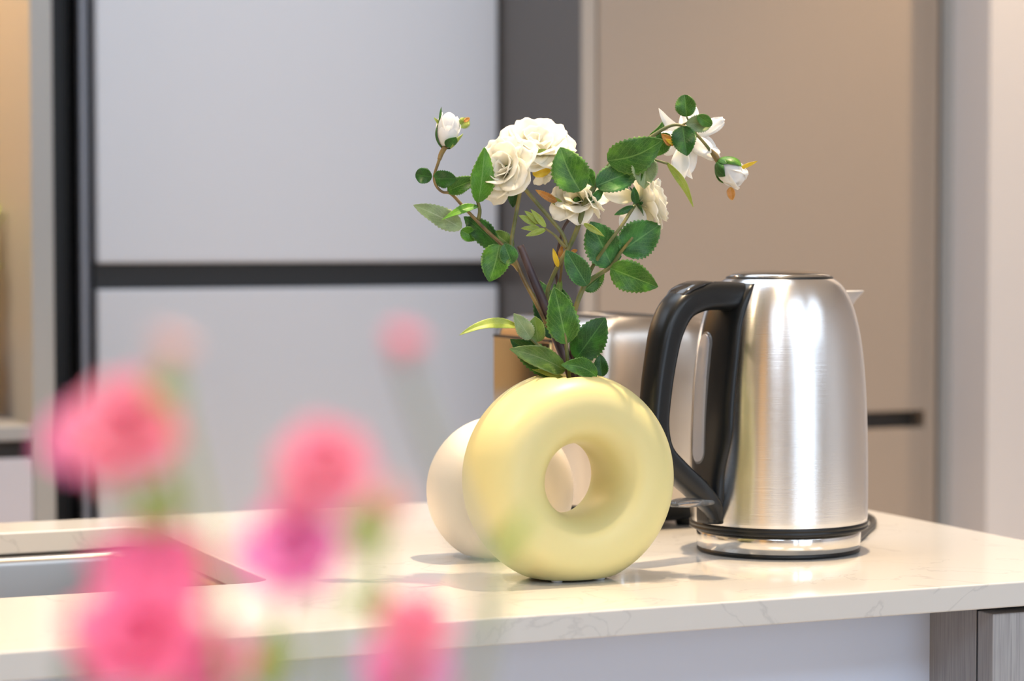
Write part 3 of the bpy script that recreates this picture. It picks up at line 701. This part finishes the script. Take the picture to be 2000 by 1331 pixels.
def adopt(t):       # children were made in world space: keep them there
    t_inv = Matrix.Translation(-t.location)
    for c in t.children: c.matrix_parent_inverse = t_inv
stem(brA, [(1016, 480), (1030, 515), (1044, 550), (1068, 608), (1092, 670), (1110, 715), (1118, 745), (1124, 800, .002)], [7, 8, 9, 10, 10.5, 10.5, 10, 9], 'stem_dark')
stem(brA, [(866, 288, -.005), (856, 318, -.006), (848, 345, -.006), (852, 363, -.006), (864, 375, -.004), (881, 379, -.004), (905, 404, -.002), (930, 430), (955, 455), (978, 476), (1003, 503), (1022, 545), (1046, 590, -.003), (1070, 640, -.003)], [3.6, 3, 2.7, 2.7, 2.7, 3, 3.2, 3.4, 3.6, 3.8, 4, 4.2, 4.2, 3.6], 'stem_brown')
stem(brA, [(870, 286, -.005), (862, 300, -.005), (858, 312, -.006)], [5.5, 5, 4], 'stem_brown')
stem(brA, [(1021, 350, .0), (1014, 385), (1006, 430), (999, 475), (1003, 508), (1014, 530)], [3, 3.8, 3.8, 3.8, 3.6, 3.4], 'stem_green')
L = lambda *a, **k: leaf(brA, *a, **k)
L((844, 346), (811, 341), 32, 'g_dark', -.006, -.002, blunt=0.9)
L((846, 349), (890, 350), 36, 'g_dark', -.006, -.014, blunt=0.5, roll=0.2)
L((874, 374), (925, 350), 34, 'g_mid', -.004, -.016, blunt=0.7, roll=-0.2)
L((934, 396), (952, 291), 46, 'g_bright', -.01, -.02, roll=0.35, blunt=0.2)
stem(brA, [(935, 428), (937, 410, -.004), (931, 388, -.008)], [4, 3.6, 3], 'stem_green', 'leaf_stalk')
L((936, 403), (866, 420), 15, 'g_bright', -.004, -.02, roll=0.7, arch=0.1)
L((902, 446), (808, 400), 42, 'g_pale', .0, -.01, roll=0.25, arch=0.12)
L((975, 486), (900, 425), 46, 'g_dark', .006, .012, roll=-0.3, side=-0.05)
L((900, 450), (935, 468), 30, 'g_bright', .010, .014)
L((975, 478), (955, 549), 60, 'g_mid', -.006, -.012, roll=0.1, blunt=0.15, side=0.03)
L((1003, 484), (962, 452), 34, 'g_olive', .012, .018, blunt=0.4)
L((1000, 515), (985, 478), 38, 'g_blue', -.01, -.014, blunt=0.5)
stem(brA, [(1012, 528), (1003, 517, -.006), (992, 512, -.01)], [3.5, 3, 2.5], 'stem_brown', 'leaf_stalk')
L((1003, 358), (1002, 406), 26, 'g_dark', .004, .008)
L((1016, 640), (899, 652), 20, 'g_lime', -.02, -.05, roll=0.5, arch=0.0, side=-0.10, serr=0.4)
L((1037, 662), (1004, 613), 34, 'g_pale', -.02, -.03, roll=0.2)
L((1052, 668), (1043, 620), 38, 'g_olive', -.018, -.022, roll=-0.3, blunt=0.3)
stem(brA, [(1078, 700, -.012), (1060, 682, -.016), (1040, 665, -.018), (1014, 640, -.02)], [3, 3, 3, 2.5], 'stem_green', 'leaf_stalk')
L((1104, 724), (1008, 681), 46, 'g_olive', -.01, -.04, roll=0.3, side=-0.03, serr=0.5)
L((1094, 728), (997, 664), 58, 'g_dark', .002, -.02, roll=-0.2)
L((1100, 738), (1042, 721), 12, 'g_lime', -.004, -.02, roll=0.4)
L((1076, 662), (1046, 560), 40, 'g_dark', .014, .02, roll=0.2)
# bud
def bud(parent, base, tip, wpx, d_, axis_extra, seed, tips):
    a, b = P(base[0], base[1], DV+d_), P(tip[0], tip[1], DV+d_+axis_extra); up = (b-a).normalized(); H = (b-a).length; W = wpx/F*DV/2
    e1 = up.orthogonal().normalized(); e2 = up.cross(e1); v = []; f = []
    for i in range(13):
        u = i/12; rr = W*0.92*math.sin(PI*min(1, (0.06+0.86*u)**0.85))**0.8
        for k in range(20): v.append(a+up*(H*0.93*u)+(e1*math.cos(k*PI/10)+e2*math.sin(k*PI/10))*rr)
    for i in range(12):
        for k in range(20): f.append([i*20+k, i*20+(k+1) % 20, (i+1)*20+(k+1) % 20, (i+1)*20+k])
    f.append([12*20+k for k in range(20)])
    h = make('rosebud', v, f, M['petalw'], parent, True, [(0.5, 0.6)]*len(v))
    rnd = random.Random(seed)
    for k in range(5):
        an = 2*PI*k/5+seed; out = e1*math.cos(an)+e2*math.sin(an)
        petal_mesh(h, a+up*(H*0.02), out, up, H*rnd.uniform(0.95, 1.06), W*0.85, 0.62, -0.95, seed+k, 'petalw', ruf=0.5)
    return h, a, up, e1, e2, H, W
h, a, up, e1, e2, H, W = bud(brA, (871, 287), (879, 222), 46, -.005, 0.004, 1.0, None)
for an, hw, ue, fl, mt in ((178, .5, .85, .1, 'g_dark'), (50, .9, .30, .25, 'g_dark'), (5, .6, .5, .3, 'g_lime'), (-60, .7, .4, .1, 'g_dark'), (-120, .7, .5, .1, 'g_mid')):
    out = (camdir(math.cos(math.radians(an)), 0, -math.sin(math.radians(an)))); out = (out-up*out.dot(up)).normalized()
    budsepal(h, a, up, H, W, out, hw, ue, fl, mt)
leaf(h, (858, 250), (862, 207), 6, 'g_dark', -.008, -.006, serr=0); leaf(h, (862, 246), (847, 229), 6, 'g_lime', -.006, -.004, serr=0)
leaf(h, (898, 248), (916, 232), 22, 'g_lime', .0, .002, blunt=0.6, serr=3)
leaf(h, (906, 238), (918, 230), 8, 'g_orange', -.002, .0, blunt=0.6, serr=3)
# twin bloom
rose(brA, (1044, 298), .014, camdir(0.12, 0.72, -0.68), 76, 11, FULL, 'petal', 0)
rose(brA, (995, 335), -.002, camdir(-0.50, 0.25, -0.72), 66, 5, FULL, 'petal', 3)
rose(brA, (1060, 318), .020, camdir(0.55, -0.25, -0.3), 44, 7, OPEN, 'petal', 0)
L((1040, 340), (1075, 333), 20, 'g_yellow', -.004, -.006, blunt=0.6, serr=2.0)
L((1050, 318), (1090, 312), 16, 'g_dark', .004, -.002)
L((1040, 298), (1068, 292), 8, 'g_lime', -.012, -.014, serr=0.3)

# branch B : right arching stem
brB = thing('rose_branch', 'tall right rose branch arching over to a drooping white bud with broad green leaves', 'flower branch', P(1124, 760, DV), 0, 'rose branches in the yellow vase')
stem(brB, [(1400, 312, .010), (1384, 290, .006), (1365, 268, .002), (1345, 251), (1322, 244), (1302, 249), (1280, 262), (1240, 288), (1203, 309, -.004), (1180, 336, -.004), (1160, 366, -.004), (1141, 402, -.004), (1130, 440, -.002), (1113, 480), (1094, 512), (1078, 545, .004), (1069, 575, .006), (1076, 625, .012), (1100, 690, .012), (1122, 745, .006), (1130, 800, .0)],
     [4.2, 3.2, 2.9, 2.8, 3, 3.4, 3.8, 4.2, 4.8, 5.2, 5.8, 5.6, 5.2, 4.8, 4.4, 4.2, 4, 4.4, 5, 5, 5], 'stem_green')
stem(brB, [(1404, 316, .010), (1396, 304, .009), (1388, 294, .007)], [6.5, 6, 4], 'stem_brown')
stem(brB, [(1112, 427, .004), (1100, 447, .006), (1092, 478, .006), (1085, 520, .008), (1090, 560, .01), (1096, 610, .012), (1104, 680, .010), (1128, 750, .004), (1134, 790, .0)], [3.5, 3, 3, 3.2, 3.2, 4, 6, 6, 6], 'stem_dark')
stem(brB, [(1119, 421, .002), (1112, 428, .004)], [7, 5], 'stem_brown')
stem(brB, [(1019, 362), (1045, 393), (1075, 428), (1097, 455), (1107, 480), (1110, 492)], [4, 4, 4, 4, 4, 3.5], 'stem_green')
stem(brB, [(1064, 446, -.002), (1084, 460, -.002), (1096, 474), (1106, 484)], [2, 2.4, 4, 4.4], 'stem_green', 'leaf_stalk')
L = lambda *a, **k: leaf(brB, *a, **k)
for b0, t0, ww in (((1048, 438), (1014, 421), 15), ((1056, 438), (1025, 412), 13), ((1066, 444), (1038, 409), 13), ((1054, 446), (1018, 446), 12), ((1066, 448), (1027, 461), 13)):
    L(b0, t0, ww, 'g_lime', -.002, -.008, serr=0.3, roll=0.2)
L((1090, 522), (1080, 486), 11, 'g_yellow', -.001, -.004, serr=0)
L((1093, 504), (1098, 479), 10, 'g_orange', .004, .004, serr=0)
L((1115, 494), (1128, 488), 9, 'g_orange', .002, .002, serr=0)
stem(brB, [(1098, 510, .004), (1095, 540, .004), (1092, 560, .006)], [3, 2.5, 3], 'stem_brown', 'leaf_stalk')
L((1092, 574), (1094, 540), 12, 'g_olive', .003, .004, serr=0)
L((1134, 374), (1097, 289), 74, 'g_mid', -.012, -.02, roll=0.15, blunt=0.35, side=0.05)
stem(brB, [(1141, 396), (1131, 382, -.008), (1122, 368, -.012)], [2, 1.6, 1.4], 'stem_green', 'leaf_stalk')
L((1146, 330), (1158, 364), 26, 'g_mid', -.006, -.01, roll=0.2)
L((1186, 314), (1294, 274), 74, 'g_mid', -.014, -.024, roll=0.1, blunt=0.1, side=-0.08)
L((1164, 364), (1252, 326), 58, 'g_blue', -.008, -.010, roll=-0.2, blunt=0.3)
L((1262, 309), (1258, 368), 52, 'g_pale', -.012, -.018, roll=0.1, fold=0.5)
L((1252, 310), (1247, 360), 20, 'g_mid', -.013, -.017, roll=0.3)
L((1150, 396), (1184, 367), 17, 'g_blue', -.006, -.004, roll=0.4)
stem(brB, [(1245, 300, -.01), (1275, 311, -.01), (1304, 320, -.01)], [3, 2.5, 2.5], 'stem_green', 'leaf_stalk')
L((1302, 317), (1353, 406), 15, 'g_lime', -.010, -.012, roll=0.5, side=0.07, serr=0.3)
L((1341, 228), (1337, 186), 42, 'g_mid', -.002, -.006, blunt=1.0)
stem(brB, [(1330, 245), (1344, 238), (1341, 228)], [2, 2, 1.6], 'stem_green', 'leaf_stalk')
L((1340, 243), (1393, 240), 36, 'g_pale', -.004, .002, blunt=0.7, fold=0.4)
L((1362, 226), (1392, 246), 24, 'g_mid', -.008, -.003, blunt=0.7)
L((1333, 247), (1341, 302), 50, 'g_dark', -.006, -.014, roll=0.1, blunt=0.4)
L((1308, 262), (1276, 305), 36, 'g_mid', -.002, .004, roll=0.3)
L((1268, 267), (1302, 232), 13, 'g_mid', .004, .008, roll=0.4, side=-0.1)
L((1316, 284), (1292, 262), 17, 'g_orange', -.004, -.006, serr=3)
L((1318, 282), (1300, 272), 9, 'g_yellow', -.006, -.007)
L((1107, 672), (1083, 562), 64, 'g_mid', -.02, -.03, roll=0.25, blunt=0.15)
stem(brB, [(1113, 742, -.004), (1109, 710, -.014), (1105, 665, -.02), (1101, 640, -.0215)], [3.5, 3.5, 3.5, 2], 'stem_green', 'leaf_stalk')
L((1090, 630), (1052, 545), 38, 'g_dark', .018, .022, roll=0.2)
L((1108, 625), (1083, 553), 42, 'g_dark', .016, .02, roll=0.1)
L((1190, 440), (1140, 452), 20, 'g_lime', -.012, -.010) if False else None
# middle rose
rose(brB, (1128, 398), .012, camdir(-0.10, 0.60, -0.70), 60, 23, OPEN, 'petal', 4)
rose(brB, (1140, 398), .002, camdir(0.55, 0.45, 0.1), 44, 29, OPEN[1:], 'petal', 0)
L((1088, 395), (1046, 371), 15, 'g_orange', .002, -.004, serr=2)
L((1100, 402), (1066, 382), 15, 'g_lime', .004, .0, serr=0.5)
L((1140, 437), (1178, 460), 12, 'g_lime', -.016, -.018, serr=0.2)
# top right rose seen from behind and the drooping bud
rose(brB, (1342, 262), .020, camdir(0.35, -0.35, 0.55), 72, 41, [(4, 0.5, 0.5, 0.9, 0.26), (5, 1.0, 0.6, 1.05, 0.26), (5, 1.35, 0.3, 1.0, 0.24)], 'petalw', 0)
leaf(brB.children[-1], (1330, 255), (1292, 217), 20, 'petalw', .02, .0, serr=0, name='petal', side=0.1)
leaf(brB.children[-1], (1332, 290), (1330, 362), 34, 'petalw', .012, .006, serr=0, name='petal', roll=0.4)
leaf(brB.children[-1], (1340, 300), (1352, 350), 20, 'petalw', .012, .010, serr=0, name='petal', roll=0.4, side=-0.15)
h, a, up, e1, e2, H, W = bud(brB, (1404, 318), (1455, 357), 54, .010, -0.006, 2.3, None)
for an, hw, ue, fl, mt in ((-38, .62, .55, .05, 'g_dark'), (62, .7, .75, .12, 'g_mid'), (-120, .6, .5, .2, 'g_mid'), (150, .6, .5, .2, 'g_dark'), (12, .3, .35, .05, 'g_dark')):
    r_ = math.radians(an); out = UP*math.sin(r_)+FW*(-math.cos(r_)); out = (out-up*out.dot(up)).normalized()
    budsepal(h, a, up, H, W, out, hw, ue, fl, mt)
leaf(h, (1444, 330), (1479, 315), 8, 'g_yellow', .004, .0, serr=1.5); leaf(h, (1426, 366), (1430, 391), 16, 'g_orange', .006, .004, blunt=0.6, serr=3)

# branch C : lower right
brC = thing('rose_branch', 'lower right rose branch with a side-facing white rose and five leaves above the kettle handle', 'flower branch', P(1134, 760, DV), 0, 'rose branches in the yellow vase')
stem(brC, [(1239, 402, -.004), (1215, 440, -.012), (1185, 480, -.012), (1158, 520, -.006), (1142, 556), (1128, 590), (1120, 625, .002), (1122, 690, .004), (1130, 745, .002), (1128, 800, .0)], [3.6, 3.4, 3.6, 3.8, 5.2, 5, 5, 6, 7, 6], 'stem_green')
stem(brC, [(1122, 640, .002), (1120, 690, .003), (1128, 745, .002)], [6.5, 8, 8], 'stem_dark')
stem(brC, [(1142, 556), (1168, 537, -.004), (1193, 521, -.006), (1213, 492, -.008), (1236, 464, -.012)], [5.5, 4.4, 4, 3.6, 2.4], 'stem_green')
L = lambda *a, **k: leaf(brC, *a, **k)
L((1147, 558), (1106, 490), 46, 'g_blue', -.010, -.02, roll=0.1, blunt=0.3)
L((1142, 568), (1182, 534), 30, 'g_mid', .004, .006, roll=0.2, serr=2)
L((1197, 523), (1154, 433), 74, 'g_blue', -.004, -.008, roll=0.1, blunt=0.3)
L((1212, 492), (1290, 438), 76, 'g_blue', -.006, -.004, blunt=0.1)
L((1192, 524), (1284, 561), 62, 'g_mid', -.010, -.02, roll=0.1, blunt=0.2)
L((1124, 702), (1182, 624), 68, 'g_dark', -.004, -.014, roll=0.1, blunt=0.3)
L((1166, 736), (1103, 712), 40, 'g_mid', -.010, -.03, roll=0.3, side=-0.08)
L((1176, 736), (1172, 692), 30, 'g_dark', -.004, -.006, side=0.02)
L((1140, 437), (1180, 462), 11, 'g_lime', -.014, -.016, serr=0.2)
rose(brC, (1248, 398), .004, camdir(0.80, 0.28, 0.10), 66, 61, [(4, 0.2, 0.4, 0.8, 0.34), (5, 0.5, 0.6, 1.0, 0.42), (6, 0.85, 0.7, 1.05, 0.44), (5, 1.3, 0.5, 1.0, 0.4)], 'petal', 5, smat='g_dark')
leaf(brC.children[-1], (1243, 400), (1227, 466), 56, 'petalw', .003, -.002, serr=0, name='petal', blunt=0.9)
leaf(brC.children[-1], (1240, 385), (1180, 380), 34, 'petal', .006, .0, serr=0, name='petal', blunt=0.6)
leaf(brC.children[-1], (1238, 404), (1200, 420), 14, 'g_dark', -.006, -.01, serr=0, name='sepal')
leaf(brC.children[-1], (1242, 398), (1238, 366), 17, 'g_dark', -.008, -.012, serr=0, name='sepal')
for t in (brA, brB, brC): adopt(t)

# ---------------------------------------------------------------- foreground bouquet
DF = 0.575
tb = thing('side_table', 'low white table close to the camera, below the picture', 'table', (0.12, 0.62, 0))
MB().box(-0.42, 0.30, -0.32, 0.25, 0.72, 0.75, 0.004).build('tabletop', M['ceil'], tb, False)
for sx in (-0.37, 0.25):
    for sy in (-0.27, 0.2): MB().box(sx-0.02, sx+0.02, sy-0.02, sy+0.02, 0, 0.72, 0.002).build('leg', M['ceil'], tb, False)
vb = P(470, 1331, DF); VB = Vector((vb.x, vb.y, 0.75))
t = thing('flower_pot', 'grey glazed jar of pink flowers close to the camera', 'vase', VB)
MB().lathe([(0, 0), (0.05, 0), (0.062, 0.03), (0.066, 0.1), (0.05, 0.18), (0.04, 0.22), (0.045, 0.245), (0.04, 0.245), (0.035, 0.22), (0.044, 0.18), (0.058, 0.1), (0.05, 0.02), (0, 0.012)], 64).build('body', M['glaze'], t)
def fstem(label, px, r, mtl, dd, bend, leaves, nlay=FULL, seed=1, stemcol='f_stem', group=None, axis=(0.0, 0.5, -0.8), name='pink_flower'):
    top = P(px[0], px[1], DF+dd); foot = VB+Vector((random.uniform(-.015, .015), random.uniform(-.015, .015), 0.03))
    t = thing(name, label, 'flower', foot, 0, 'pink flowers close to the camera')
    rim = VB+Vector((random.uniform(-.012, .012), random.uniform(-.012, .012), 0.24))
    mid = rim.lerp(top, 0.5)+RT*bend*0.05
    MB().tube([foot, rim, mid, top], [.0016, .0016, .0014, .0011] if stemcol != 'f_grey' else [.0024, .0024, .0026, .0022], 8, True, 6).build('stem', M[stemcol], t)
    global DV
    keep = DV; DV = DF+dd
    if r: rose(t, px, 0, camdir(*axis), r, seed, nlay, mtl, 4, 'blossom', 1.2, mtl)
    for b0, t0, ww, mt in leaves:
        o = leaf(t, b0, t0, ww, 'g_olive', 0, 0, serr=0); o.data.materials[0] = M[mt]
    DV = keep; adopt(t); return t
random.seed(9)
BL = [(4, 0.15, 0.3, 0.7, 0.34), (5, 0.55, 0.5, 0.95, 0.42), (6, 1.0, 0.5, 1.0, 0.46)]
fstem('large blurred coral pink blossom in front of the lower fridge door', (250, 862), 128, 'coral', 0, 0.1, [((300, 1060), (330, 920), 80, 'f_green')], BL, 3)
fstem('dusky pink blossom overlapping the black gap left of the fridge', (165, 868), 84, 'magenta', .03, 0.3, [], BL, 4)
fstem('pale peach bud with yellow green calyx standing highest at the left', (330, 705), 62, 'palepink', -.02, 0.2, [((325, 790), (318, 720), 70, 'f_green')], BL[:2], 5, axis=(0.3, 0.9, -0.2))
fstem('round coral pink blossom just above the rear worktop edge', (632, 932), 110, 'coral', 0, 0.1, [((700, 1090), (730, 970), 84, 'f_green')], BL, 6)
fstem('small pink bud highest in front of the fridge beside the rose leaves', (786, 690), 58, 'coral', .02, 0.8, [], BL[:2], 7, stemcol='f_grey', axis=(0.1, 0.9, -0.3))
fstem('magenta pink blossom right of the sink corner', (572, 1098), 122, 'magenta', 0, 0.0, [], BL, 8)
fstem('strong pink blossom hiding the right end of the sink', (300, 1140), 122, 'pink', 0, -0.1, [], BL, 9)
fstem('bright pink blossom at the bottom under the sink front edge', (280, 1262), 145, 'pink', -.02, -0.1, [((150, 1350), (200, 1240), 84, 'f_dark')], BL, 10)
fstem('pink blossom cut by the bottom edge beside the brightest one', (405, 1310), 105, 'magenta', .02, 0, [], BL, 12)
fstem('coral pink blossom over the worktop front edge below the yellow vase', (812, 1238), 86, 'coral', 0, 0.3, [((690, 1140), (750, 1225), 66, 'f_green')], BL, 13)
fstem('magenta blossom cut by the bottom edge directly below the right coral one', (790, 1325), 90, 'magenta', .04, 0.3, [((510, 1350), (550, 1220), 100, 'f_green')], BL, 14)
fstem('faint pale pink blossom left of the cream vase on the worktop line', (745, 1010), 80, 'palepink', .05, 0.3, [], BL[:2], 15)
fstem('thin green leafy sprig crossing in front of the yellow vase', (1040, 1000), 0, 'pink', .10, 0.3, [((952, 1100), (1048, 985), 34, 'f_green')], BL, 16, name='leafy_sprig')
